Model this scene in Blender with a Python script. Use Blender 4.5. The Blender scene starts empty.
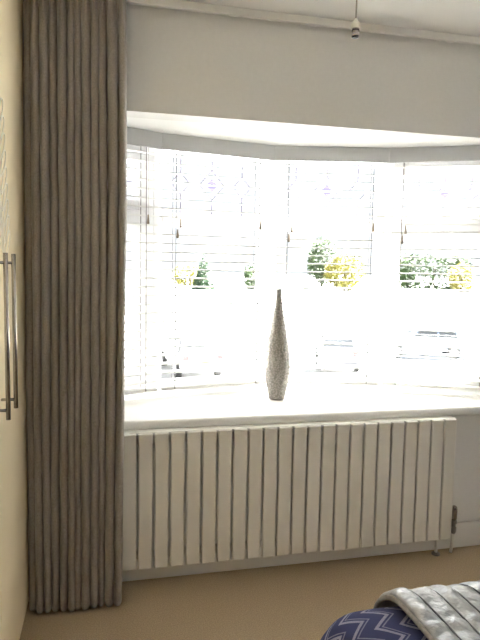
import bpy, bmesh, math, random
from mathutils import Vector, Matrix, noise
random.seed(7)
sc = bpy.context.scene
COL = sc.collection

# ------------------------------------------------------------------ camera
CAM = Vector((0.0, -2.4209, 1.3439))
yaw, pitch, roll, FPX = 0.2270, -0.0885, 0.0173, 576.2
f = Vector((math.sin(yaw)*math.cos(pitch), math.cos(yaw)*math.cos(pitch), math.sin(pitch)))
r = Vector((math.cos(yaw), -math.sin(yaw), 0)); u = r.cross(f)
r2 = r*math.cos(roll) + u*math.sin(roll); u2 = -r*math.sin(roll) + u*math.cos(roll)
cam_d = bpy.data.cameras.new('camera'); cam = bpy.data.objects.new('camera', cam_d); COL.objects.link(cam)
cam.matrix_world = Matrix(((r2.x, u2.x, -f.x, CAM.x), (r2.y, u2.y, -f.y, CAM.y), (r2.z, u2.z, -f.z, CAM.z), (0, 0, 0, 1)))
cam_d.sensor_fit = 'AUTO'; cam_d.sensor_width = 36; cam_d.lens = 36*FPX/640
cam_d.clip_start = 0.03; cam_d.clip_end = 500
sc.camera = cam

# ------------------------------------------------------------------ sky, sun, exposure
SKY, SUN = 0.55, 69.0
w = bpy.data.worlds.new('sky'); sc.world = w; w.use_nodes = True
bg = w.node_tree.nodes['Background']; bg.inputs[0].default_value = (0.90, 0.95, 1.0, 1); bg.inputs[1].default_value = SKY
sd = bpy.data.lights.new('sun', 'SUN'); sd.energy = SUN; sd.angle = 0.02; sd.color = (1, 0.98, 0.955)
so = bpy.data.objects.new('sun', sd); COL.objects.link(so)
so.rotation_euler = (math.radians(38), 0, math.radians(111))      # high sun from the right, glancing along the front of the bay
vs = sc.view_settings
vs.view_transform = 'Standard'; vs.look = 'None'; vs.exposure = 1.3; vs.gamma = 1.0; vs.use_curve_mapping = False
sc.cycles.use_denoising = True
sc.cycles.max_bounces = 14; sc.cycles.diffuse_bounces = 9; sc.cycles.transparent_max_bounces = 24
sc.cycles.sample_clamp_indirect = 12

# bay: line of the blinds' fronts, left to right, and the line of the windows behind it
J = [Vector((-0.285, 0.100)), Vector((0.251, 0.342)), Vector((0.8305, 0.4466)), Vector((1.399, 0.321)), Vector((1.923, 0.060))]
ZC, ZL, ZS = 2.40, 1.968, 0.709          # ceiling, lintel/soffit, sill top
def offset_line(d):
    out = []
    ns = []
    for a, b in zip(J, J[1:]):
        t = (b-a).normalized(); ns.append(Vector((-t.y, t.x)))
    for i, p in enumerate(J):
        if i == 0: n = ns[0]; out.append(p + n*d)
        elif i == len(J)-1: n = ns[-1]; out.append(p + n*d)
        else:
            n = (ns[i-1]+ns[i]).normalized(); out.append(p + n*(d/n.dot(ns[i])))
    return out
WIN = offset_line(0.105)                 # inner face of the window frames
OUT = offset_line(0.175)
for i in range(4):                       # light portals in the window openings (they give no light of their own)
    a, b = OUT[i], OUT[i+1]; m = (a+b)/2; t = (b-a).normalized()
    ld = bpy.data.lights.new('window_portal', 'AREA'); ld.shape = 'RECTANGLE'
    ld.size = (b-a).length; ld.size_y = ZL-ZS; ld.cycles.is_portal = True
    lo = bpy.data.objects.new('window_portal', ld); COL.objects.link(lo)
    zax = Vector((-t.y, t.x, 0)); xax = Vector((t.x, t.y, 0)); yax = zax.cross(xax)
    lo.matrix_world = Matrix(((xax.x, yax.x, zax.x, m.x), (xax.y, yax.y, zax.y, m.y), (xax.z, yax.z, zax.z, (ZL+ZS)/2), (0, 0, 0, 1)))

# ------------------------------------------------------------------ materials
def mat(name, col, rough=0.6, metal=0.0, spec=0.5, noise_scale=None, noise_amt=0.0, bump=0.0, bump_scale=None, coat=0.0, bump_dist=0.01):
    m = bpy.data.materials.new(name); m.use_nodes = True
    nt = m.node_tree; b = nt.nodes['Principled BSDF']
    b.inputs['Base Color'].default_value = (*col, 1); b.inputs['Roughness'].default_value = rough
    b.inputs['Metallic'].default_value = metal; b.inputs['Specular IOR Level'].default_value = spec
    b.inputs['Coat Weight'].default_value = coat
    tc = nt.nodes.new('ShaderNodeTexCoord')
    if noise_scale:
        n = nt.nodes.new('ShaderNodeTexNoise'); n.inputs['Scale'].default_value = noise_scale; n.inputs['Detail'].default_value = 4
        nt.links.new(tc.outputs['Object'], n.inputs['Vector'])
        rp = nt.nodes.new('ShaderNodeValToRGB')
        rp.color_ramp.elements[0].position = 0.3; rp.color_ramp.elements[1].position = 0.7
        rp.color_ramp.elements[0].color = (*[max(0, c*(1-noise_amt)) for c in col], 1)
        rp.color_ramp.elements[1].color = (*[min(1, c*(1+noise_amt)) for c in col], 1)
        nt.links.new(n.outputs['Fac'], rp.inputs['Fac']); nt.links.new(rp.outputs['Color'], b.inputs['Base Color'])
    if bump:
        n2 = nt.nodes.new('ShaderNodeTexNoise'); n2.inputs['Scale'].default_value = bump_scale or 200; n2.inputs['Detail'].default_value = 3
        nt.links.new(tc.outputs['Object'], n2.inputs['Vector'])
        bp = nt.nodes.new('ShaderNodeBump'); bp.inputs['Strength'].default_value = bump; bp.inputs['Distance'].default_value = bump_dist
        nt.links.new(n2.outputs['Fac'], bp.inputs['Height']); nt.links.new(bp.outputs['Normal'], b.inputs['Normal'])
    return m
M = {}
M['wall'] = mat('wall_paint', (0.79, 0.785, 0.77), 0.85, noise_scale=60, noise_amt=0.015, bump=0.12, bump_scale=180, spec=0.2, bump_dist=0.002)
M['ceiling'] = mat('ceiling_paint', (0.93, 0.925, 0.915), 0.9, bump=0.25, bump_scale=120, spec=0.2, bump_dist=0.003)
M['soffit'] = mat('soffit_paint', (0.88, 0.88, 0.87), 0.8, spec=0.2, bump=0.05, bump_scale=150, bump_dist=0.002)
M['carpet'] = mat('carpet', (0.49, 0.385, 0.26), 0.95, noise_scale=220, noise_amt=0.22, bump=0.6, bump_scale=350, spec=0.05, bump_dist=0.004)
M['gloss_white'] = mat('white_gloss_paint', (0.82, 0.81, 0.78), 0.28, noise_scale=25, noise_amt=0.01)
M['sill_white'] = mat('satin_white_paint', (0.80, 0.79, 0.77), 0.6, spec=0.25, noise_scale=25, noise_amt=0.01)
M['radiator'] = mat('radiator_enamel', (0.80, 0.78, 0.73), 0.35, noise_scale=25, noise_amt=0.01)
M['upvc'] = mat('white_plastic_frame', (0.86, 0.86, 0.87), 0.3, noise_scale=20, noise_amt=0.01)
M['slat'] = mat('white_slat', (0.88, 0.88, 0.86), 0.4, noise_scale=20, noise_amt=0.01)
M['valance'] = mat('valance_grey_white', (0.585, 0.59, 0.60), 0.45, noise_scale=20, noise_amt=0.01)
M['cord'] = mat('blind_cord', (0.55, 0.53, 0.50), 0.8, noise_scale=400, noise_amt=0.2)
M['ladder'] = mat('ladder_braid', (0.22, 0.21, 0.20), 0.8, noise_scale=400, noise_amt=0.2)
M['tassel'] = mat('wood_tassel', (0.30, 0.24, 0.17), 0.5, noise_scale=150, noise_amt=0.2)
M['chrome'] = mat('brushed_steel', (0.42, 0.39, 0.36), 0.25, 1.0, noise_scale=90, noise_amt=0.06)
M['brass'] = mat('dull_pipe_metal', (0.30, 0.28, 0.25), 0.4, 0.8, noise_scale=90, noise_amt=0.1)
M['cream'] = mat('cream_satin', (0.89, 0.77, 0.54), 0.42, spec=0.18, noise_scale=6, noise_amt=0.02)
M['loop_line'] = mat('white_loop_lines', (0.90, 0.86, 0.74), 0.4, noise_scale=30, noise_amt=0.02)
M['lampcap'] = mat('cream_lampholder', (0.78, 0.76, 0.68), 0.4, noise_scale=30, noise_amt=0.02)
M['bakelite'] = mat('dark_socket', (0.09, 0.09, 0.10), 0.25, 0.6, noise_scale=80, noise_amt=0.1)
M['black_plastic'] = mat('black_plastic', (0.03, 0.03, 0.03), 0.6, noise_scale=80, noise_amt=0.1)
M['flex'] = mat('grey_flex', (0.42, 0.40, 0.36), 0.6, noise_scale=200, noise_amt=0.05)
M['lead'] = mat('lead_came', (0.20, 0.18, 0.24), 0.5, 0.5, noise_scale=100, noise_amt=0.1)
M['divan'] = mat('divan_fabric', (0.32, 0.30, 0.28), 0.9, noise_scale=200, noise_amt=0.15)
M['mattress'] = mat('mattress_ticking', (0.75, 0.73, 0.70), 0.9, noise_scale=100, noise_amt=0.05)
M['seam'] = mat('dark_seam_thread', (0.10, 0.10, 0.11), 0.7, noise_scale=300, noise_amt=0.2)
M['throw'] = mat('silver_satin', (0.42, 0.43, 0.45), 0.32, 0.3, noise_scale=35, noise_amt=0.18, bump=0.55, bump_scale=45, bump_dist=0.012)

def glass(name, tint=(1, 1, 1)):
    m = bpy.data.materials.new(name); m.use_nodes = True; nt = m.node_tree
    nt.nodes.remove(nt.nodes['Principled BSDF'])
    t = nt.nodes.new('ShaderNodeBsdfTransparent'); t.inputs[0].default_value = (*tint, 1)
    g = nt.nodes.new('ShaderNodeBsdfGlossy'); g.inputs['Roughness'].default_value = 0.02
    fr = nt.nodes.new('ShaderNodeFresnel')      # the node swaps the index on back faces; swap it back for a thin pane
    ge = nt.nodes.new('ShaderNodeNewGeometry'); ior = nt.nodes.new('ShaderNodeMapRange')
    ior.inputs['To Min'].default_value = 1.45; ior.inputs['To Max'].default_value = 1/1.45
    nt.links.new(ge.outputs['Backfacing'], ior.inputs['Value']); nt.links.new(ior.outputs[0], fr.inputs['IOR'])
    mx = nt.nodes.new('ShaderNodeMixShader')
    nt.links.new(fr.outputs[0], mx.inputs[0]); nt.links.new(t.outputs[0], mx.inputs[1]); nt.links.new(g.outputs[0], mx.inputs[2])
    nt.links.new(mx.outputs[0], nt.nodes['Material Output'].inputs['Surface']); return m
M['glass'] = glass('clear_glass', (0.97, 0.98, 0.98))
M['violet'] = glass('violet_glass', (0.84, 0.78, 0.93))
M['carglass'] = mat('car_window', (0.05, 0.055, 0.06), 0.08, noise_scale=5, noise_amt=0.1)

def curtain_mat():
    m = mat('taupe_linen', (0.135, 0.115, 0.095), 0.92, spec=0.1)
    nt = m.node_tree; b = nt.nodes['Principled BSDF']
    tc = nt.nodes.new('ShaderNodeTexCoord'); mp = nt.nodes.new('ShaderNodeMapping'); mp.inputs['Scale'].default_value = (420, 420, 160)
    n = nt.nodes.new('ShaderNodeTexNoise'); n.inputs['Scale'].default_value = 1; n.inputs['Detail'].default_value = 3
    nt.links.new(tc.outputs['Object'], mp.inputs[0]); nt.links.new(mp.outputs[0], n.inputs['Vector'])
    rp = nt.nodes.new('ShaderNodeValToRGB'); e = rp.color_ramp.elements
    e[0].position = 0.3; e[1].position = 0.72
    e[0].color = (0.25, 0.22, 0.187, 1); e[1].color = (0.39, 0.345, 0.297, 1)
    nt.links.new(n.outputs['Fac'], rp.inputs[0]); nt.links.new(rp.outputs[0], b.inputs['Base Color'])
    bp = nt.nodes.new('ShaderNodeBump'); bp.inputs['Strength'].default_value = 0.4; bp.inputs['Distance'].default_value = 0.002
    nt.links.new(n.outputs['Fac'], bp.inputs['Height']); nt.links.new(bp.outputs[0], b.inputs['Normal'])
    b.inputs['Sheen Weight'].default_value = 0.3
    return m
M['curtain'] = curtain_mat()
M['lining'] = mat('curtain_lining', (0.42, 0.37, 0.32), 0.9, noise_scale=200, noise_amt=0.1)

def vase_mat():
    m = mat('hammered_silver', (0.62, 0.58, 0.53), 0.5, 0.45, spec=0.25)
    nt = m.node_tree; b = nt.nodes['Principled BSDF']
    tc = nt.nodes.new('ShaderNodeTexCoord'); v = nt.nodes.new('ShaderNodeTexVoronoi'); v.inputs['Scale'].default_value = 120
    nt.links.new(tc.outputs['Object'], v.inputs['Vector'])
    rp = nt.nodes.new('ShaderNodeValToRGB'); e = rp.color_ramp.elements
    e[0].color = (0.52, 0.48, 0.44, 1); e[1].color = (0.26, 0.24, 0.22, 1); e[1].position = 0.75
    nt.links.new(v.outputs['Distance'], rp.inputs[0]); nt.links.new(rp.outputs[0], b.inputs['Base Color'])
    bp = nt.nodes.new('ShaderNodeBump'); bp.inputs['Strength'].default_value = 0.5; bp.inputs['Distance'].default_value = 0.003
    bp.invert = True
    nt.links.new(v.outputs['Distance'], bp.inputs['Height']); nt.links.new(bp.outputs[0], b.inputs['Normal'])
    return m
M['vase'] = vase_mat()

def chevron_mat():
    m = mat('blue_zigzag_cotton', (0.05, 0.065, 0.20), 0.85, spec=0.15)
    nt = m.node_tree; b = nt.nodes['Principled BSDF']; L = nt.links.new
    uv = nt.nodes.new('ShaderNodeUVMap'); uv.uv_map = 'cloth'
    sx = nt.nodes.new('ShaderNodeSeparateXYZ'); L(uv.outputs[0], sx.inputs[0])
    def mt(op, a, bv=None):
        n = nt.nodes.new('ShaderNodeMath'); n.operation = op
        for i, x in enumerate((a, bv)):
            if x is None: continue
            if isinstance(x, (int, float)): n.inputs[i].default_value = x
            else: L(x, n.inputs[i])
        return n.outputs[0]
    px = mt('MULTIPLY', sx.outputs[1], 1/0.072)
    zig = mt('ABSOLUTE', mt('SUBTRACT', mt('FRACT', px), 0.5))          # 0..0.5
    v = mt('ADD', mt('MULTIPLY', sx.outputs[0], 1/0.058), mt('MULTIPLY', zig, 1.5))
    fr = mt('FRACT', v)
    band1 = mt('MULTIPLY', mt('GREATER_THAN', fr, 0.12), mt('LESS_THAN', fr, 0.30))
    band2 = mt('MULTIPLY', mt('GREATER_THAN', fr, 0.42), mt('LESS_THAN', fr, 0.50))
    line = mt('ADD', band1, mt('MULTIPLY', band2, 0.7))
    nz = nt.nodes.new('ShaderNodeTexNoise'); nz.inputs['Scale'].default_value = 300
    tc = nt.nodes.new('ShaderNodeTexCoord'); L(tc.outputs['Object'], nz.inputs['Vector'])
    fac = mt('MULTIPLY', line, mt('ADD', mt('MULTIPLY', nz.outputs['Fac'], 0.8), 0.5))
    mx = nt.nodes.new('ShaderNodeMix'); mx.data_type = 'RGBA'
    L(fac, mx.inputs['Factor']); mx.inputs['A'].default_value = (0.050, 0.056, 0.145, 1); mx.inputs['B'].default_value = (0.34, 0.34, 0.46, 1)
    L(mx.outputs['Result'], b.inputs['Base Color'])
    return m
M['duvet'] = chevron_mat()
M['paving'] = mat('pale_tarmac', (0.48, 0.477, 0.47), 0.9, noise_scale=3, noise_amt=0.12)
M['kerb'] = mat('kerb_stone', (0.60, 0.58, 0.55), 0.9, noise_scale=8, noise_amt=0.1)
M['leaf'] = mat('green_leaf', (0.040, 0.075, 0.020), 0.6, noise_scale=1.3, noise_amt=0.5)
M['leaf_yellow'] = mat('golden_leaf', (0.23, 0.215, 0.035), 0.6, noise_scale=0.9, noise_amt=0.5)
M['leaf_dark'] = mat('dark_conifer_leaf', (0.024, 0.058, 0.024), 0.6, noise_scale=2, noise_amt=0.3)
M['bark'] = mat('bark', (0.10, 0.07, 0.05), 0.9, noise_scale=20, noise_amt=0.3)
M['car_white'] = mat('white_car_paint', (0.78, 0.76, 0.76), 0.25, noise_scale=3, noise_amt=0.01, coat=0.5)
M['car_grey'] = mat('silver_car_paint', (0.42, 0.42, 0.43), 0.3, 0.2, noise_scale=3, noise_amt=0.01, coat=0.5)
M['car_blue'] = mat('pale_blue_car_paint', (0.25, 0.32, 0.46), 0.3, 0.2, noise_scale=3, noise_amt=0.01, coat=0.5)
M['tyre'] = mat('tyre_rubber', (0.02, 0.02, 0.02), 0.8, noise_scale=50, noise_amt=0.2)
M['red_lens'] = mat('red_lens', (0.45, 0.02, 0.02), 0.2, noise_scale=30, noise_amt=0.1)
M['lamp_lens'] = mat('clear_lens', (0.7, 0.7, 0.72), 0.15, noise_scale=30, noise_amt=0.05)
M['plate'] = mat('number_plate', (0.75, 0.62, 0.08), 0.4, noise_scale=30, noise_amt=0.02)

# ------------------------------------------------------------------ helpers
def tag(o, label=None, cat=None, group=None, kind=None):
    if label: o['label'] = label
    if cat: o['category'] = cat
    if group: o['group'] = group
    if kind: o['kind'] = kind
    return o
def link(name, me, m=None, parent=None, loc=None):
    o = bpy.data.objects.new(name, me); COL.objects.link(o)
    if m and me and not me.materials: me.materials.append(M[m] if isinstance(m, str) else m)
    if parent: o.parent = parent
    if loc: o.location = loc
    return o
def empty(name, loc=(0, 0, 0), rz=0, parent=None):
    o = bpy.data.objects.new(name, None); COL.objects.link(o); o.location = loc; o.rotation_euler = (0, 0, rz)
    o.empty_display_size = 0.1
    if parent: o.parent = parent
    return o
def bm_mesh(name, bm, smooth=False):
    bmesh.ops.recalc_face_normals(bm, faces=bm.faces)
    me = bpy.data.meshes.new(name); bm.to_mesh(me); bm.free()
    if smooth:
        for p in me.polygons: p.use_smooth = True
    return me
def box(bm, x0, x1, y0, y1, z0, z1, bev=0.0, seg=2):
    vs = [bm.verts.new((x, y, z)) for x in (x0, x1) for y in (y0, y1) for z in (z0, z1)]
    fs = [(0, 1, 3, 2), (4, 6, 7, 5), (0, 4, 5, 1), (2, 3, 7, 6), (0, 2, 6, 4), (1, 5, 7, 3)]
    faces = [bm.faces.new([vs[i] for i in q]) for q in fs]
    if bev:
        es = list({e for fc in faces for e in fc.edges})
        bmesh.ops.bevel(bm, geom=es, offset=bev, segments=seg, affect='EDGES', profile=0.5)
def box_mesh(name, *a, **k):
    bm = bmesh.new(); box(bm, *a, **k); return bm_mesh(name, bm)
def prism(bm, pts, z0, z1):
    lo = [bm.verts.new((p[0], p[1], z0)) for p in pts]; hi = [bm.verts.new((p[0], p[1], z1)) for p in pts]
    n = len(pts); bm.faces.new(lo[::-1]); bm.faces.new(hi)
    for i in range(n): bm.faces.new((lo[i], lo[(i+1) % n], hi[(i+1) % n], hi[i]))
def tube(bm, pts, rad, n=10, caps=True, closed=False):
    pts = [Vector(p) for p in pts]; rings = []
    rads = rad if isinstance(rad, (list, tuple)) else [rad]*len(pts)
    up = None
    for i, p in enumerate(pts):
        if closed: d = (pts[(i+1) % len(pts)]-pts[i-1]).normalized()
        else: d = (pts[min(i+1, len(pts)-1)]-pts[max(i-1, 0)]).normalized()
        if up is None:
            up = Vector((0, 0, 1)) if abs(d.z) < 0.9 else Vector((1, 0, 0))
        a = d.cross(up)
        if a.length < 1e-4: a = d.cross(Vector((0.3, 1, 0.2)))
        a.normalize(); b = a.cross(d).normalized(); up = b
        rings.append([bm.verts.new(p + a*math.cos(t)*rads[i] + b*math.sin(t)*rads[i]) for t in (2*math.pi*k/n for k in range(n))])
    m = len(rings)
    for i in range(m if closed else m-1):
        A, B = rings[i], rings[(i+1) % m]
        for k in range(n): bm.faces.new((A[k], A[(k+1) % n], B[(k+1) % n], B[k]))
    if caps and not closed:
        bm.faces.new(rings[0][::-1]); bm.faces.new(rings[-1])
def tube_mesh(name, pts, rad, n=10, smooth=True, **k):
    bm = bmesh.new(); tube(bm, pts, rad, n, **k); return bm_mesh(name, bm, smooth)
def lathe_mesh(name, prof, n=40, smooth=True):
    bm = bmesh.new(); rings = []
    for rr, z in prof:
        rings.append([bm.verts.new((rr*math.cos(2*math.pi*k/n), rr*math.sin(2*math.pi*k/n), z)) for k in range(n)])
    for A, B in zip(rings, rings[1:]):
        for k in range(n): bm.faces.new((A[k], A[(k+1) % n], B[(k+1) % n], B[k]))
    bm.faces.new(rings[0][::-1]); bm.faces.new(rings[-1])
    return bm_mesh(name, bm, smooth)
def grid_mesh(name, P, smooth=True, uvs=None):
    nr, nc = len(P), len(P[0]); verts = [tuple(p) for row in P for p in row]
    faces = [(i*nc+j, i*nc+j+1, (i+1)*nc+j+1, (i+1)*nc+j) for i in range(nr-1) for j in range(nc-1)]
    me = bpy.data.meshes.new(name); me.from_pydata(verts, [], faces)
    if uvs:
        fl = [q for row in uvs for q in row]; lay = me.uv_layers.new(name='cloth')
        for lp in me.loops: lay.data[lp.index].uv = fl[lp.vertex_index]
    if smooth:
        for p in me.polygons: p.use_smooth = True
    return me
def solidify(o, t, off=-1):
    md = o.modifiers.new('thickness', 'SOLIDIFY'); md.thickness = t; md.offset = off

# ------------------------------------------------------------------ room shell
XL, XR, YB = -0.93, 2.68, -3.05
OX0, OX1 = -0.31, 1.96                   # bay opening in the front wall
def struct(name, me, m, label, cat): return tag(link(name, me, m), label, cat, kind='structure')
struct('floor', box_mesh('floor', XL-0.1, XR+0.1, YB-0.1, 0.10, -0.12, 0.0), 'carpet', 'beige carpet covering the bedroom floor', 'floor')
struct('ceiling', box_mesh('ceiling', XL-0.1, XR+0.1, YB-0.1, 0.10, ZC, ZC+0.12), 'ceiling', 'white lightly stippled bedroom ceiling', 'ceiling')
bm = bmesh.new()
box(bm, XL-0.1, XR+0.1, 0, 0.10, 0, ZS-0.045)
box(bm, XL-0.1, OX0, 0, 0.10, ZS-0.045, ZL)
box(bm, OX1, XR+0.1, 0, 0.10, ZS-0.045, ZL)
box(bm, XL-0.1, XR+0.1, 0, 0.10, ZL, ZC)
struct('wall_front', bm_mesh('wall_front', bm), 'wall', 'off-white painted window wall with a wide bay opening', 'wall')
struct('wall_left', box_mesh('wall_left', XL-0.1, XL, YB, 0, 0, ZC), 'wall', 'off-white wall behind the fitted cream wardrobe', 'wall')
struct('wall_right', box_mesh('wall_right', XR, XR+0.1, YB, 0, 0, ZC), 'wall', 'off-white wall at the head of the bed', 'wall')
struct('wall_back', box_mesh('wall_back', XL-0.1, XR+0.1, YB-0.1, YB, 0, ZC), 'wall', 'off-white wall opposite the bay window', 'wall')
struct('baseboard_front', box_mesh('baseboard_front', -0.305, XR, -0.016, 0, 0, 0.125, bev=0.004), 'gloss_white', 'white gloss baseboard under the radiator wall', 'baseboard')
struct('baseboard_right', box_mesh('baseboard_right', XR-0.016, XR, YB, -0.016, 0, 0.125, bev=0.004), 'gloss_white', 'white gloss baseboard on the wall behind the bed', 'baseboard')
# bay soffit, sill and the short reveals between wall and end windows
oc = [(p.x, p.y) for p in OUT]
bm = bmesh.new(); prism(bm, [(OX0-0.10, 0.10)] + [(OX0-0.10, oc[0][1])] + oc + [(OX1+0.10, oc[-1][1]), (OX1+0.10, 0.10)], ZL, ZL+0.12)
struct('trim_1', bm_mesh('bay_soffit', bm), 'soffit', 'bright white flat soffit over the bay window', 'soffit')
bm = bmesh.new()
prism(bm, [(OX0, -0.055), (OX1+0.06, -0.055), (OX1+0.06, -0.001), (OX1, 0.0), (OX1, oc[-1][1])] + [q for q in oc[::-1] if OX0 < q[0] < OX1] + [(OX0, oc[0][1])], ZS-0.042, ZS)
es = [e for e in bm.edges if all(abs(v.co.y+0.055) < 1e-4 for v in e.verts) and abs(e.verts[0].co.x-e.verts[1].co.x) > 0.5]
bmesh.ops.bevel(bm, geom=es, offset=0.0195, segments=6, affect='EDGES', profile=0.5)
struct('trim_2', bm_mesh('window_sill', bm), 'sill_white', 'deep white window sill board of the bay with rounded front', 'window sill')
bm = bmesh.new(); box(bm, OX0-0.10, OX0, 0.10, oc[0][1], ZS-0.042, ZL); box(bm, OX1, OX1+0.10, 0.10, oc[-1][1]+0.02, ZS-0.042, ZL)
struct('trim_3', bm_mesh('bay_reveal', bm), 'wall', 'painted side reveals closing the ends of the bay', 'wall trim')

# windows: one per facet, local x along the facet, y outward
def window(i, opening):
    a, b = WIN[i], WIN[i+1]; d = b-a; L = d.length; rz = math.atan2(d.y, d.x)
    names = ['left end', 'left middle', 'right middle', 'right end']
    t = empty('window_%d' % (i+1), (a.x, a.y, 0), rz)
    tag(t, ['white framed opening window at the curtain end of the bay', 'white framed fixed window between curtain and silver vase', 'white framed fixed window right behind the silver vase', 'white framed opening window farthest from the curtain'][i], 'window', kind='structure')
    fw = 0.042; D = 0.065
    bm = bmesh.new()
    z0, z1 = ZS, ZL
    box(bm, 0, fw, 0, D, z0, z1, bev=0.004); box(bm, L-fw, L, 0, D, z0, z1, bev=0.004)
    top = 0.085 if opening else 0.055; box(bm, fw, L-fw, 0, D, z1-top, z1, bev=0.004); box(bm, fw, L-fw, 0, D, z0, z0+0.055, bev=0.004)
    link('frame', bm_mesh('frame', bm), 'upvc', t)
    tz0, tz1 = (1.555, 1.615)
    link('transom', box_mesh('transom', fw, L-fw, 0, D, tz0, tz1, bev=0.004), 'upvc', t)
    for k, (pz0, pz1) in enumerate(((z0+0.055, tz0), (tz1, z1-top))):
        px0, px1 = fw, L-fw
        if opening:
            s = 0.046
            bm = bmesh.new()
            box(bm, px0+.001, px0+s, -0.012, D-0.01, pz0+.001, pz1-.001, bev=0.004); box(bm, px1-s, px1-.001, -0.012, D-0.01, pz0+.001, pz1-.001, bev=0.004)
            box(bm, px0+s, px1-s, -0.012, D-0.01, pz0+.001, pz0+s, bev=0.004); box(bm, px0+s, px1-s, -0.012, D-0.01, pz1-s, pz1-.001, bev=0.004)
            sash = link('sash', bm_mesh('sash', bm), 'upvc', t)
            bm = bmesh.new(); zc = pz0+0.018
            box(bm, (px0+px1)/2-0.012, (px0+px1)/2+0.012, -0.024, -0.012, zc-.008, zc+.012, bev=.003); box(bm, (px0+px1)/2-0.01, (px0+px1)/2+0.09, -0.034, -0.024, zc-.005, zc+.009, bev=.003)
            link('handle', bm_mesh('handle', bm), 'gloss_white', sash)
            px0 += s; px1 -= s; pz0 += s; pz1 -= s
        pane = link('pane', box_mesh('pane', px0, px1, 0.030, 0.036, pz0, pz1), 'glass', t)
        if k == 1:                        # leaded diamond motif in each fanlight
            cx, cz = (px0+px1)/2, (pz0+pz1)/2; hw, hh = (px1-px0)/2, (pz1-pz0)/2
            bm = bmesh.new(); y = 0.028
            def ln(p, q): tube(bm, [(cx+p[0]*hw, y, cz+p[1]*hh), (cx+q[0]*hw, y, cz+q[1]*hh)], 0.0028, 5)
            for q in ((-.62, 0), (0, 0), (.62, 0)):
                s = 0.26 if q[0] else 0.36
                c = [(q[0]-s*.7, q[1]), (q[0], q[1]+s*1.4), (q[0]+s*.7, q[1]), (q[0], q[1]-s*1.4)]
                for p0, p1 in zip(c, c[1:]+c[:1]): ln(p0, p1)
                ln((q[0], 1), (q[0], q[1]+s*1.4)); ln((q[0], -1), (q[0], q[1]-s*1.4))
            ln((-1, 0), (-.80, 0)); ln((-.44, 0), (-.25, 0)); ln((.25, 0), (.44, 0)); ln((.80, 0), (1, 0))
            link('leading', bm_mesh('leading', bm), 'lead', pane)
            bm = bmesh.new(); s = 0.16
            pts = [(cx-s*.7*hw, cz), (cx, cz+s*1.4*hh), (cx+s*.7*hw, cz), (cx, cz-s*1.4*hh)]
            A = [bm.verts.new((p[0], 0.0265, p[1])) for p in pts]; B = [bm.verts.new((p[0], 0.0295, p[1])) for p in pts]
            bm.faces.new(A); bm.faces.new(B[::-1])
            for k2 in range(4): bm.faces.new((A[k2], B[k2], B[(k2+1) % 4], A[(k2+1) % 4]))
            link('lozenge', bm_mesh('lozenge', bm), 'violet', pane)
for i in range(4): window(i, i in (0, 3))
for i in range(5):                        # posts where the facets meet
    p = (WIN[i]+OUT[i])/2
    bm = bmesh.new(); tube(bm, [(p.x, p.y, ZS+.001), (p.x, p.y, ZL-.001)], 0.030, 12)
    if 0 < i < 4: tag(link('trim_%d' % (i+3), bm_mesh('bay_post', bm, True), 'upvc'), ['', 'white corner post of the bay nearest the curtain', 'white corner post of the bay beside the vase', 'white corner post of the bay farthest right'][i], 'window post', kind='structure')
    else: bm.free()

# ------------------------------------------------------------------ fitted wardrobe along the left wall
WX = -0.305
wr = tag(empty('fitted_wardrobe', (WX, -1.6, 0)), 'cream fitted wardrobe with tall steel bar handles beside the curtain', 'wardrobe')
def wpart(name, me, m, parent=wr):
    o = link(name, me, m, parent); return o
# local coordinates: x from the door face (0) back to the wall, y along the wall
def wy(y): return y+1.6
wpart('carcass', box_mesh('carcass', XL-WX+0.004, -0.022, wy(YB+.02), wy(-0.004), 0.08, ZC-0.004), 'cream')
wpart('plinth', box_mesh('plinth', -0.10, -0.02, wy(YB+.02), wy(-0.02), 0.001, 0.08), 'cream')
wpart('filler_panel', box_mesh('filler_panel', -0.021, 0, wy(-0.098), wy(-0.018), 0.004, ZC-0.006, bev=0.0015), 'cream')
door_me = box_mesh('door', -0.020, 0, -0.301, 0.301, 0.03, ZC-0.03, bev=0.002)
bm = bmesh.new(); tube(bm, [(0.040, 0, 0.922), (0.040, 0, 1.376)], 0.0062, 14)
handle_me = bm_mesh('handle', bm, True)
bm = bmesh.new(); bm.from_mesh(handle_me)
for z in (0.948, 1.350): tube(bm, [(0.0, 0, z), (0.040, 0, z)], 0.0042, 10)
bm.to_mesh(handle_me); bm.free()
for p in handle_me.polygons: p.use_smooth = len(p.vertices) == 4
doors = []
for k in range(5):
    yc = -0.403 - 0.606*k
    dme = door_me if k else door_me
    o = wpart('door', dme, 'cream'); o.location = (0, wy(yc), 0); doors.append(o)
    s = -1 if k % 2 == 0 else 1           # handles meet in pairs
    h = link('handle', handle_me, 'chrome', o); h.location = (0, s*0.236, 0)
# pale looping lines, slightly raised, on the first door
def loop_pts(cy, cz, ang, ln, wd, n=22):
    pts = []
    for k in range(n):
        t = 2*math.pi*k/n
        a = ln*(0.5-0.5*math.cos(t)); b = wd*math.sin(t)*(0.35+0.65*math.sin(t/2)**2)
        pts.append((0.0012, cy + a*math.cos(ang)-b*math.sin(ang), cz + a*math.sin(ang)+b*math.cos(ang)))
    return pts
for di in (0,):
    bm = bmesh.new()
    for k in range(9):
        z = 1.36 + 0.048*k; y = -0.135 - 0.011*k
        tube(bm, loop_pts(y, z, 0.75, 0.13, 0.026), 0.0022, 5, closed=True)
        tube(bm, loop_pts(y-0.03, z+0.02, 2.3, 0.12, 0.024), 0.0022, 5, closed=True)
    tube(bm, [(0.0012, -0.147-0.011*k+0.006*math.sin(k*1.3), 1.35+0.048*k) for k in range(10)], 0.0026, 6)
    tag(link('loop_lines', bm_mesh('loop_lines', bm, True), 'loop_line', doors[di]), 'pale looping lines')

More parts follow.
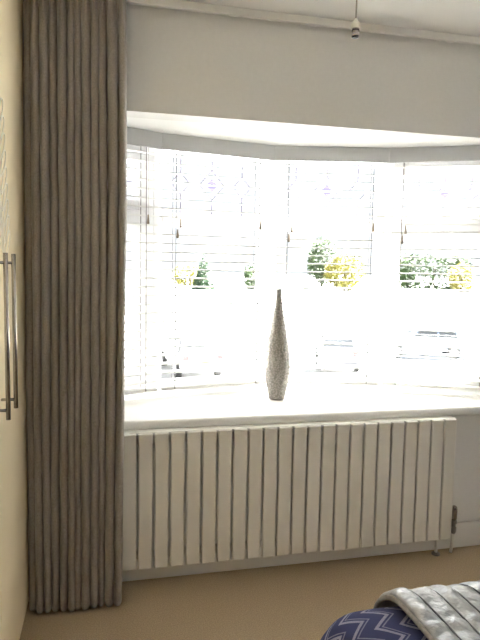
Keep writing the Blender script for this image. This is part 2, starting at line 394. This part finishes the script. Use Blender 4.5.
# ------------------------------------------------------------------ curtain track and curtain
tr = tag(empty('curtain_track', (1.2, -0.03, ZC)), 'slim white curtain track running along ceiling above the bay', 'curtain track')
link('rail', box_mesh('rail', -1.50, 1.50, -0.012, 0.012, -0.030, -0.001, bev=0.003), 'gloss_white', tr)
link('lip', box_mesh('lip', -1.50, 1.50, -0.018, -0.012, -0.034, -0.024, bev=0.001), 'gloss_white', tr)
bk = box_mesh('bracket', -0.02, 0.02, 0.012, 0.029, -0.026, -0.002, bev=0.002)
for x in (-1.0, -0.35, 0.3, 0.95): link('bracket', bk, 'gloss_white', tr, (x, 0, 0))

def curtain():
    root = tag(empty('curtain', (-0.12, -0.15, 0)), 'full length taupe linen curtain hanging in deep folds beside the window', 'curtain')
    rnd = random.Random(3); NF = 12
    wd = [rnd.uniform(0.75, 1.25) for _ in range(NF)]; tot = sum(wd); edges = [0]
    for q in wd: edges.append(edges[-1]+q/tot)
    dep = [rnd.uniform(0.75, 1.15) for _ in range(NF)]
    NC, NR = 420, 90
    def pt(s, z):
        k = min(NF-1, max(0, next(i for i in range(NF) if s <= edges[i+1]+1e-9)))
        loc = (s-edges[k])/(edges[k+1]-edges[k]); ph = 2*math.pi*loc
        hz = z/2.38
        drift = 0.010*noise.noise((s*5, hz*1.6, 3.1)) + 0.004*noise.noise((s*17, hz*3, 8.1))
        xl = -0.300; xr = 0.052 + 0.020*min(1, hz*1.6)
        x = xl + (xr-xl)*s
        A = 0.042*dep[k]*(1.0 + 0.25*noise.noise((k*3.3, hz*2.0, 1.0)))
        head = max(0, min(1, (z-2.24)/0.05)); head = head*head*(3-2*head)
        # softly rounded folds with tucked-in valleys
        c = math.cos(ph)
        y = A*(1-2*abs(math.sin(ph/2))**0.95)
        x -= 0.13*A*math.sin(ph)
        # heading: each fold pinched into three small pleats
        y += head*0.010*math.cos(3*ph); y *= 1-0.35*head
        ym = -0.164 + 0.070*max(0, min(1, (z-0.75)/1.5))
        if s > 0.965:                      # return edge turned back to the wall
            q = (s-0.965)/0.035; ym += 0.035*q*max(0, min(1, (z-0.75)/0.4))
        if s < 0.06: ym += 0.11*(0.06-s)/0.06     # and back along the wardrobe
        y = min(ym + y + drift, -0.03)
        x += 0.5*drift
        if s < 0.06: k = min(1, (0.06-s)/0.03); x = x*(1-k)+(WX+0.006)*k
        return Vector((x, y, z))
    P = []; B = []
    for i in range(NR+1):
        z = 0.012 + (2.372-0.012)*i/NR
        P.append([pt(j/NC, z)-root.location for j in range(NC+1)])
    for row in P:
        for p in row: p.x = max(p.x, WX+0.006-root.location.x)
    o = link('fabric', grid_mesh('fabric', P), 'curtain', root); solidify(o, 0.002, 1)
    # lining just behind the cloth, stopping short of the hem
    Q = [[Vector((p.x, p.y+0.007, p.z)) for p in row[6:-3:3]] for row in P[2:-1:3]]
    l = link('lining', grid_mesh('lining', Q), 'lining', root); solidify(l, 0.001, 1)
    tp = [[Vector((p.x, p.y+0.010, p.z)) for p in row[::3]] for row in P[-4:]]
    link('heading_tape', grid_mesh('heading_tape', tp), 'lining', root)
    hk = tube_mesh('hook', [(0, 0.012, 2.335), (0, 0.030, 2.345), (0, 0.040, 2.36), (0, 0.048, 2.368)], 0.0015, 6)
    for k in range(NF):
        s = (edges[k]+edges[k+1])/2; p = pt(s, 2.335)
        h = link('hook', hk, 'gloss_white', root); h.location = (p.x-root.location.x, p.y-root.location.y, 0)
curtain()

# ------------------------------------------------------------------ venetian blinds
def slat_mesh(L):
    prof = []
    n = 4; hw, th = 0.025, 0.0048
    for k in range(n+1):
        q = -1+2*k/n; prof.append((q*hw, 0.0010*(1-q*q)))
    sec = [(a, b+th/2) for a, b in prof] + [(a, b-th/2) for a, b in prof[::-1]]
    bm = bmesh.new()
    A = [bm.verts.new((0.004, a, b)) for a, b in sec]; B = [bm.verts.new((L-0.004, a, b)) for a, b in sec]
    m = len(sec); bm.faces.new(A); bm.faces.new(B[::-1])
    for k in range(m): bm.faces.new((A[k], B[k], B[(k+1) % m], A[(k+1) % m]))
    return bm_mesh('slat', bm)
tassel_me = lathe_mesh('tassel', [(0.002, 0.044), (0.0035, 0.040), (0.0042, 0.030), (0.0060, 0.012), (0.0066, 0.004), (0.0050, 0.0)], 12)
BL = ['white slatted venetian blind half hidden by the taupe curtain', 'white slatted venetian blind between curtain and silver vase', 'white slatted venetian blind directly behind and right of the vase', 'white slatted venetian blind above the radiator valve, farthest right']
for i in range(4):
    a, b = J[i], J[i+1]; d = b-a; L = d.length; rz = math.atan2(d.y, d.x)
    t = tag(empty('venetian_blind', (a.x, a.y, ZS), rz), BL[i], 'blind', 'venetian blinds in the bay window')
    z = lambda q: q-ZS
    x0, x1 = (0.02, L-0.002) if i == 0 else ((0.002, L-0.02) if i == 3 else (0.002, L-0.002))
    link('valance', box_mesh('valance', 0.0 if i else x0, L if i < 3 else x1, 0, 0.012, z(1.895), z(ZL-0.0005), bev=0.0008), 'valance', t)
    link('head_rail', box_mesh('head_rail', x0+.004, x1-.004, 0.014, 0.068, z(1.918), z(ZL-0.003), bev=0.002), 'gloss_white', t)
    sm = slat_mesh(x1-x0); yc = 0.044
    zz = 1.878; zs = []
    while zz > 0.765: zs.append(zz); zz -= 0.0418
    for q in zs:
        s = link('slat', sm, 'slat', t, (x0, yc, z(q))); s.rotation_euler = (math.radians(3.0), 0, 0)
    zb = zs[-1]-0.040
    link('bottom_rail', box_mesh('bottom_rail', x0+.004, x1-.004, yc-0.025, yc+0.025, z(zb)-0.009, z(zb)+0.009, bev=0.004), 'slat', t)
    for fx in (0.125, 0.875):
        x = x0+(x1-x0)*fx
        for y in (yc-0.0275, yc+0.0275):
            link('ladder_cord', tube_mesh('ladder_cord', [(x, y, z(zb)), (x, y, z(1.92))], 0.0019, 6), 'ladder', t)
    def pull(x, zt):
        c = link('pull_cord', tube_mesh('pull_cord', [(x, 0.0085, z(zt+0.04)), (x, 0.0085, z(1.894))], 0.0009, 6), 'cord', t)
        g = link('tassel', tassel_me, 'tassel', c); g.location = (x, 0.0085, z(zt))
    xl = x0+(x1-x0)*0.16
    if i: pull(xl, 1.535); pull(xl-0.014, 1.485)
    pull(x0+(x1-x0)*0.885, 1.545)

# ------------------------------------------------------------------ radiator
rad = tag(empty('radiator', (0, -0.10, 0)), 'long white radiator of upright flat sections under the sill', 'radiator')
zb, zt, pitch_ = 0.090, 0.668, 0.0665
bm = bmesh.new()
box(bm, 0.0015, pitch_-0.0055, 0, 0.014, zb, zt, bev=0.006, seg=3)
box(bm, 0.012, pitch_-0.016, 0.0145, 0.050, zb+0.03, zt-0.03)
sec_me = bm_mesh('section', bm)
NF = 24; X0 = 1.582-NF*pitch_
for k in range(NF): link('section', sec_me, 'radiator', rad, (X0+k*pitch_, 0, 0))
link('top_cap', box_mesh('top_cap', X0, X0+NF*pitch_-0.0055, 0.008, 0.070, zt-0.0005, zt+0.003, bev=0.001), 'radiator', rad)
for q in (zb+0.04, zt-0.04):
    link('header_pipe', tube_mesh('header_pipe', [(X0+0.01, 0.052, q), (X0+NF*pitch_-0.012, 0.052, q)], 0.016, 14), 'radiator', rad)
for x in (X0+0.2, X0+NF*pitch_-0.25):
    link('wall_bracket', box_mesh('wall_bracket', x, x+0.03, 0.055, 0.099, 0.20, 0.60), 'radiator', rad)
xe = X0+NF*pitch_
v = link('valve', lathe_mesh('valve', [(0.009, 0.095), (0.013, 0.105), (0.013, 0.125), (0.010, 0.128), (0.010, 0.140), (0.014, 0.144), (0.014, 0.158), (0.011, 0.162)], 18), 'brass', rad, (xe+0.030, 0.04, 0.005))
link('valve_cap', lathe_mesh('valve_cap', [(0.012, 0.163), (0.014, 0.170), (0.014, 0.215), (0.012, 0.226), (0.007, 0.230)], 18), 'chrome', v)
link('tail_pipe', tube_mesh('tail_pipe', [(xe-0.012, 0.05, zb+0.04), (xe+0.012, 0.048, zb+0.041), (xe+0.024, 0.042, zb+0.042)], 0.008, 10), 'brass', rad)
link('supply_pipe', tube_mesh('supply_pipe', [(xe+0.030, 0.04, 0.104), (xe+0.030, 0.042, 0.06), (xe+0.028, 0.05, 0.001)], 0.0075, 10), 'radiator', rad)
link('drop_pipe', tube_mesh('drop_pipe', [(xe-0.055, 0.045, zb+0.03), (xe-0.055, 0.045, 0.001)], 0.0075, 10), 'radiator', rad)
link('pipe_collar', lathe_mesh('pipe_collar', [(0.020, 0.0005), (0.020, 0.006), (0.010, 0.012)], 16), 'brass', rad, (xe-0.055, 0.045, 0))

# ------------------------------------------------------------------ vase on the sill
prof = [(0.029, 0), (0.0335, 0.004), (0.035, 0.012), (0.0425, 0.050), (0.0505, 0.090), (0.0555, 0.130), (0.0565, 0.165), (0.0545, 0.205), (0.0495, 0.250), (0.0430, 0.290),
        (0.0355, 0.335), (0.028, 0.380), (0.0205, 0.425), (0.0155, 0.465), (0.0130, 0.500), (0.0125, 0.522), (0.0138, 0.530)]
fine = []
for (r0, z0), (r1, z1) in zip(prof, prof[1:]):
    for q in (0, .34, .67): fine.append((r0+(r1-r0)*q, z0+(z1-z0)*q))
fine.append(prof[-1]); inner = [(0.0105, 0.529), (0.0095, 0.500), (0.0095, 0.44)]
vz = tag(empty('bottle_vase', (0.812, 0.262, ZS)), 'tall slim hammered silver bottle vase standing on the window sill', 'vase')
fine = [(a*1.13, b*1.02) for a, b in fine]; inner = [(a, b*1.02) for a, b in inner]
link('body', lathe_mesh('body', fine+inner, 48), 'vase', vz)
link('rim', tube_mesh('rim', [(0.0125*math.cos(2*math.pi*k/24), 0.0125*math.sin(2*math.pi*k/24), 0.5405) for k in range(24)], 0.0016, 8, closed=True), 'chrome', vz)

# ------------------------------------------------------------------ pendant lamp holder
pd = tag(empty('pendant_lampholder', (0.703, -0.80, ZC)), 'bare pendant lampholder hanging on a thin flex from the ceiling', 'pendant lamp')
link('ceiling_rose', lathe_mesh('ceiling_rose', [(0.040, -0.001), (0.040, -0.010), (0.030, -0.022), (0.008, -0.030)], 28), 'lampcap', pd)
link('flex', tube_mesh('flex', [(0, 0, -0.028), (0.001, 0, -0.18), (0, 0, -0.338)], 0.0024, 8), 'flex', pd)
link('cap', lathe_mesh('cap', [(0.0045, -0.330), (0.0085, -0.338), (0.0125, -0.344), (0.0138, -0.352), (0.0138, -0.358)], 24), 'lampcap', pd)
s = link('socket', lathe_mesh('socket', [(0.0110, -0.358), (0.0110, -0.366), (0.0102, -0.367), (0.0102, -0.374), (0.0108, -0.375), (0.0108, -0.379)], 24), 'chrome', pd)
link('socket_base', lathe_mesh('socket_base', [(0.0106, -0.379), (0.0100, -0.382), (0.006, -0.383)], 24), 'black_plastic', s)
link('contact_ring', lathe_mesh('contact_ring', [(0.0112, -0.361), (0.0114, -0.363), (0.0112, -0.365)], 24), 'bakelite', s)

# ------------------------------------------------------------------ bed
BX0, BX1, BY0, BY1 = 0.450, 2.62, -2.72, -1.225
bed = tag(empty('divan_bed', ((BX0+BX1)/2, (BY0+BY1)/2, 0)), 'divan bed standing foot first beside the wardrobe aisle', 'bed')
c = bed.location
link('base', box_mesh('base', BX0-c.x+.085, BX1-c.x, BY0-c.y+.085, BY1-c.y-.085, 0.05, 0.30, bev=0.012), 'divan', bed)
link('mattress', box_mesh('mattress', BX0-c.x+.085, BX1-c.x, BY0-c.y+.085, BY1-c.y-.085, 0.302, 0.50, bev=0.045, seg=4), 'mattress', bed)
foot = lathe_mesh('foot', [(0.020, 0.0), (0.022, 0.03), (0.026, 0.05)], 14)
for sx in (-0.9, 0.9):
    for sy in (-0.6, 0.6): link('foot', foot, 'bakelite', bed, (sx, sy, 0))
ZD = 0.597
def duvet_point(u, v, rr=0.115, out=0.0):
    """cloth laid over the bed; u arc length in from the foot (x), v arc length across (y)"""
    q = math.pi*rr/2
    def fold(a):                           # distance past the edge -> (outward, down)
        if a <= 0: return a, 0.0
        if a < q: return rr*math.sin(a/rr), rr*(1-math.cos(a/rr))
        return rr+0.02*(a-q), rr+(a-q)
    # x: flat top starts at BX0+rr
    ax = (BX0+rr)-u; ox, dx = fold(ax)
    yf, yn = BY1-rr, BY0+rr
    if v > yf: oy, dy = fold(v-yf); y = yf+oy
    elif v < yn: oy, dy = fold(yn-v); y = yn-oy
    else: y, dy = v, 0.0
    x = (BX0+rr)-ox if ax > 0 else u
    dz = (dx**1.6+dy**1.6)**(1/1.6) if dx > 0 and dy > 0 else dx+dy
    if dx > 0 and dy > 0:                  # pull the corner in
        k = min(1.0, min(dx, dy)/0.25)*0.06
        x += k*0.8; y += -k*0.8 if v > yf else k*0.8
    return Vector((x, y, max(0.17, ZD-dz)))
nu, nv = 130, 150; P = []; UV = []
hang = 0.30
for i in range(nu+1):
    uu = BX0-hang + (BX1-0.03-(BX0-hang))*(i/nu)**1.5; row = []; ruv = []
    for j in range(nv+1):
        vv = BY1+hang - (BY1-BY0+2*hang)*j/nv
        p = duvet_point(uu, vv)
        n = 0.009*noise.noise((uu*5, vv*5, 0.3)) + 0.004*noise.noise((uu*13, vv*12, 4.3))
        p += Vector((-abs(n)*0.4 if uu < BX0+.1 else 0, n*0.3, n)); p.z = max(p.z, 0.15)
        row.append(p); ruv.append((uu, vv))
    P.append(row); UV.append(ruv)
dv = link('duvet', grid_mesh('duvet', P, uvs=UV), 'duvet'); solidify(dv, 0.014, -1)
tag(dv, 'indigo blue duvet with pale zigzag pattern hanging over the bed', 'duvet')
# quilted throw across the foot of the bed
TX0, TX1, RIB = 0.622, 1.50, 0.048
P = []; nx, nv = 180, 170; hang = 0.10
seams = []
def throw_pt(x, vv, bias=0.0):
    rr = 0.130; q = math.pi*rr/2
    yf, yn = BY1-0.115, BY0+0.115
    def fold(a):
        if a < q: return rr*math.sin(a/rr), rr*(1-math.cos(a/rr))
        return rr+0.01*(a-q), rr+(a-q)
    base = ZD+0.014
    if vv > yf: o, dz = fold(vv-yf); y = yf+o; nrm = Vector((0, min(1, (vv-yf)/q), 1-min(1, (vv-yf)/q)))
    elif vv < yn: o, dz = fold(yn-vv); y = yn-o; nrm = Vector((0, -min(1, (yn-vv)/q), 1-min(1, (yn-vv)/q)))
    else: y, dz, nrm = vv, 0, Vector((0, 0, 1))
    nrm.normalize()
    w = 0.006*noise.noise((vv*3.0, x*2, 7.7))
    loc = ((x-TX0)/RIB+w*0) % 1.0
    puff = 0.007*math.sin(math.pi*loc)**0.6 if 0 < loc < 1 else 0
    wr_ = 0.007*noise.noise((x*9, vv*18, 2.2)) + 0.006*noise.noise((x*21, vv*36, 5.2))
    wr_ *= math.sin(math.pi*loc)**0.5 if 0 < loc < 1 else 0
    edge = max(0, 1-(x-TX0)/0.05)
    p = Vector((x+w, y, base-dz)) + nrm*(puff+wr_+0.010+bias)
    p += 0.008*noise.noise((x*3, vv*4, 1.5))*nrm
    return p
for i in range(nx+1):
    x = TX0+(TX1-TX0)*i/nx
    P.append([throw_pt(x, BY1+hang-(BY1-BY0+2*hang)*j/nv) for j in range(nv+1)])
th = tag(empty('quilted_throw', (TX0, BY1, ZD)), 'silver grey quilted satin throw with dark seams lying across the bed', 'throw')
off = Vector(th.location)
o = link('quilt', grid_mesh('quilt', [[p-off for p in row] for row in P]), 'throw', th); solidify(o, 0.008, -1)
for k in range(1, int((TX1-TX0)/RIB)+1):
    pts = [throw_pt(TX0+RIB*k, BY1+hang-(BY1-BY0+2*hang)*j/80)-off+Vector((0, 0, 0.002)) for j in range(81)]
    link('seam', tube_mesh('seam', pts, 0.0024, 6), 'seam', th)
pts = [throw_pt(TX0, BY1+hang-(BY1-BY0+2*hang)*j/80, -0.006)-off for j in range(81)]
tag(link('binding', tube_mesh('binding', pts, 0.006, 10), mat('grey_binding', (0.30, 0.285, 0.27), 0.7, noise_scale=120, noise_amt=0.2), th), 'matt grey bound edge')

# ------------------------------------------------------------------ street outside, one storey below
GZ = -2.7
gp = [(1.2, GZ), (24, GZ), (30, GZ+0.1), (40, -0.35), (60, -0.1), (160, -0.1)]
verts = []; faces = []
for y, zq in gp: verts += [(-90, y, zq), (150, y, zq)]
for k in range(len(gp)-1): faces.append((2*k, 2*k+1, 2*k+3, 2*k+2))
me = bpy.data.meshes.new('ground'); me.from_pydata(verts, [], faces)
tag(link('outdoor_ground', me, 'paving'), 'pale sunlit road and bank seen through the blinds', 'ground', kind='structure')
tag(link('kerb', box_mesh('kerb', -60, 100, 16.0, 16.15, GZ, GZ+0.12, bev=0.02), 'kerb'), 'pale kerb stone line along the near side of the road', 'kerb', kind='structure')

def foliage(name, sx, sy, sz, n, size, shape, seed):
    rnd = random.Random(seed); verts = []; faces = []
    while len(faces) < n:
        a, b, c2 = (rnd.uniform(-1, 1) for _ in range(3))
        if shape == 'cone':
            lim = (1-(c2+1)/2)*0.95+0.05
            if a*a+b*b > lim*lim or a*a+b*b < (lim*0.55)**2: continue
        elif shape == 'box':
            if max(abs(a), abs(b)) < 0.6 and abs(c2) < 0.75: continue
            c2 *= 1-0.16*abs(noise.noise((a*6, b*2, seed)))
        else:
            rr = math.sqrt(a*a+b*b+c2*c2)
            if rr > 1 or rr < 0.6: continue
            k = 1+0.25*noise.noise((a*2, b*2, c2*2+seed)); a *= k; b *= k; c2 *= k
        p = Vector((a*sx/2, b*sy/2, sz/2+c2*sz/2))
        e1 = Vector((rnd.uniform(-1, 1), rnd.uniform(-1, 1), rnd.uniform(-1, 1))).normalized(); e2 = e1.orthogonal().normalized()
        s = size*rnd.uniform(0.6, 1.3); i0 = len(verts)
        verts += [p-e1*s, p+e2*s*0.55, p+e1*s, p-e2*s*0.55]; faces.append((i0, i0+1, i0+2, i0+3))
    me = bpy.data.meshes.new(name); me.from_pydata([tuple(q) for q in verts], [], faces); return me
def plant(name, x, y, z, sx, sy, sz, n, size, shape, m, label, cat, seed, lift=0.0):
    t = tag(empty(name, (x, y, z)), label, cat)
    fo = link('foliage', foliage('foliage', sx, sy, sz, n, size, shape, seed), m, t, (0, 0, lift)); fo['kind'] = 'stuff'
    link('trunk', tube_mesh('trunk', [(0, 0, 0), (0.03, 0, (lift+sz)*0.4), (0, 0, (lift+sz)*0.75)], [0.14, 0.10, 0.04], 8), 'bark', t)
def px_at(x, y, Y):
    d = f + r2*((x-240)/FPX) - u2*((y-320)/FPX); t = (Y-CAM.y)/d.y; return CAM + d*t
def ground_z(y):
    for (y0, z0), (y1, z1) in zip(gp, gp[1:]):
        if y0 <= y <= y1: return z0+(z1-z0)*(y-y0)/(y1-y0)
    return gp[-1][1]
def at(xpx, Y):
    p = px_at(xpx, 270, Y); return p.x, Y, ground_z(Y)
x, y, z = at(434, 44); plant('garden_hedge', x, y, z-0.1, 6.6, 1.6, 3.3, 5200, 0.16, 'box', 'leaf', 'long tall green hedge outside beyond the right end blind', 'hedge', 5)
x, y, z = at(462, 41.4); plant('golden_shrub', x, y, z-0.1, 2.6, 1.4, 2.6, 1400, 0.14, 'ball', 'leaf_yellow', 'golden shrub in front of the long green hedge outside', 'shrub', 6)
x, y, z = at(345, 43); plant('golden_tree', x, y, z-0.1, 3.4, 2.4, 3.2, 3000, 0.15, 'ball', 'leaf_yellow', 'rounded golden yellow tree outside to the right of the vase', 'tree', 7, 0.1)
x, y, z = at(322, 46); plant('leafy_tree', x, y, z-0.1, 2.6, 2.4, 4.0, 3000, 0.15, 'ball', 'leaf', 'taller green tree outside between vase and golden tree', 'tree', 8, 0.5)
x, y, z = at(204, 43); plant('conifer', x, y, z-0.1, 2.0, 2.0, 3.0, 2600, 0.11, 'cone', 'leaf_dark', 'small dark green conifer outside left of the vase', 'conifer', 9)
x, y, z = at(252, 44); plant('round_bush', x, y, z-0.1, 1.5, 1.4, 2.2, 1300, 0.12, 'ball', 'leaf', 'small round green bush outside between conifer and vase', 'bush', 10)
x, y, z = at(190, 45); plant('golden_bush', x, y, z-0.1, 3.2, 1.4, 1.9, 1500, 0.12, 'ball', 'leaf_yellow', 'low golden bush spreading behind the small conifer outside', 'bush', 11)

def car(x, y, rz, paint, label, cat='car'):
    t = tag(empty('parked_car', (x, y, GZ), rz), label, cat, 'cars parked in the street')
    # body: side outline extruded with tumblehome; local y is the length, rear at -y
    side = [(-2.05, 0.35), (-2.10, 0.62), (-2.02, 0.95), (-1.30, 0.98), (0.95, 0.95), (1.80, 0.84), (2.08, 0.66), (2.10, 0.35)]
    def shell(pts, w0, w1, z0, z1):
        bm = bmesh.new(); A = []; B = []
        for py, pz in pts:
            hw = w0+(w1-w0)*(pz-z0)/(z1-z0)
            hw *= 1-0.10*(abs(py)/2.1)**4
            A.append(bm.verts.new((-hw, py, pz))); B.append(bm.verts.new((hw, py, pz)))
        bm.faces.new(A); bm.faces.new(B[::-1]); n = len(pts)
        for k in range(n): bm.faces.new((A[k], B[k], B[(k+1) % n], A[(k+1) % n]))
        bmesh.ops.bevel(bm, geom=list(bm.edges), offset=0.05, segments=2, affect='EDGES', profile=0.5)
        return bm
    link('body', bm_mesh('body', shell(side, 0.86, 0.84, 0.3, 1.0)), paint, t)
    cab = [(-1.98, 0.95), (-1.62, 1.40), (-1.25, 1.47), (0.05, 1.47), (0.35, 1.40), (1.05, 0.94)]
    link('cabin', bm_mesh('cabin', shell(cab, 0.80, 0.60, 0.95, 1.47)), paint, t)
    def quad(name, pts, m, th):
        bm = bmesh.new(); V = [Vector(p) for p in pts]; nn = (V[1]-V[0]).cross(V[2]-V[0]).normalized()*th
        A = [bm.verts.new(p) for p in V]; B = [bm.verts.new(p+nn) for p in V]
        bm.faces.new(A[::-1]); bm.faces.new(B); k = len(V)
        for q in range(k): bm.faces.new((A[q], A[(q+1) % k], B[(q+1) % k], B[q]))
        return link(name, bm_mesh(name, bm), m, t)
    quad('rear_window', [(-0.62, -1.96, 1.02), (0.62, -1.96, 1.02), (0.54, -1.70, 1.34), (-0.54, -1.70, 1.34)], 'carglass', 0.012)
    quad('windscreen', [(0.66, 1.00, 1.00), (-0.66, 1.00, 1.00), (-0.54, 0.42, 1.38), (0.54, 0.42, 1.38)], 'carglass', 0.012)
    for s in (-1, 1):
        for (a0, a1) in ((-1.45, -0.62), (-0.54, 0.55)):
            b0 = -1.32 if a0 < -1 else a0; b1 = a1 if a1 < 0 else 0.22
            q = [(s*0.79, a0, 1.00), (s*0.79, a1, 1.00), (s*0.655, b1, 1.36), (s*0.655, b0, 1.36)]
            quad('side_window', q if s > 0 else q[::-1], 'carglass', 0.016)
        for wy_ in (-1.30, 1.30):
            bm = bmesh.new(); tube(bm, [(s*0.66, wy_, 0.31), (s*0.87, wy_, 0.31)], 0.31, 20)
            wh = link('wheel', bm_mesh('wheel', bm), 'tyre', t)
            bm = bmesh.new(); tube(bm, [(s*0.86, wy_, 0.31), (s*0.885, wy_, 0.31)], 0.19, 16)
            link('hubcap', bm_mesh('hubcap', bm), 'lamp_lens', wh)
        link('tail_light', box_mesh('tail_light', s*0.66-0.10, s*0.66+0.10, -2.10, -2.02, 0.70, 0.90, bev=0.015), 'red_lens', t)
        link('head_light', box_mesh('head_light', s*0.62-0.14, s*0.62+0.14, 1.96, 2.10, 0.58, 0.72, bev=0.015), 'lamp_lens', t)
    link('number_plate', box_mesh('number_plate', -0.26, 0.26, -2.13, -2.08, 0.55, 0.66, bev=0.004), 'plate', t)
    link('bumper', box_mesh('bumper', -0.82, 0.82, -2.14, -1.98, 0.30, 0.46, bev=0.03), 'bakelite', t)
p = px_at(338, 300, 20.5); car(p.x, p.y, math.radians(-20), 'car_white', 'white parked car seen from behind, right of the vase')
p = px_at(190, 300, 20.0); car(p.x, p.y, math.radians(6), 'car_grey', 'silver parked car seen from behind, left of the vase')
p = px_at(424, 300, 22.5); car(p.x, p.y, math.radians(70), 'car_blue', 'pale blue parked car seen side on through the right end blind')
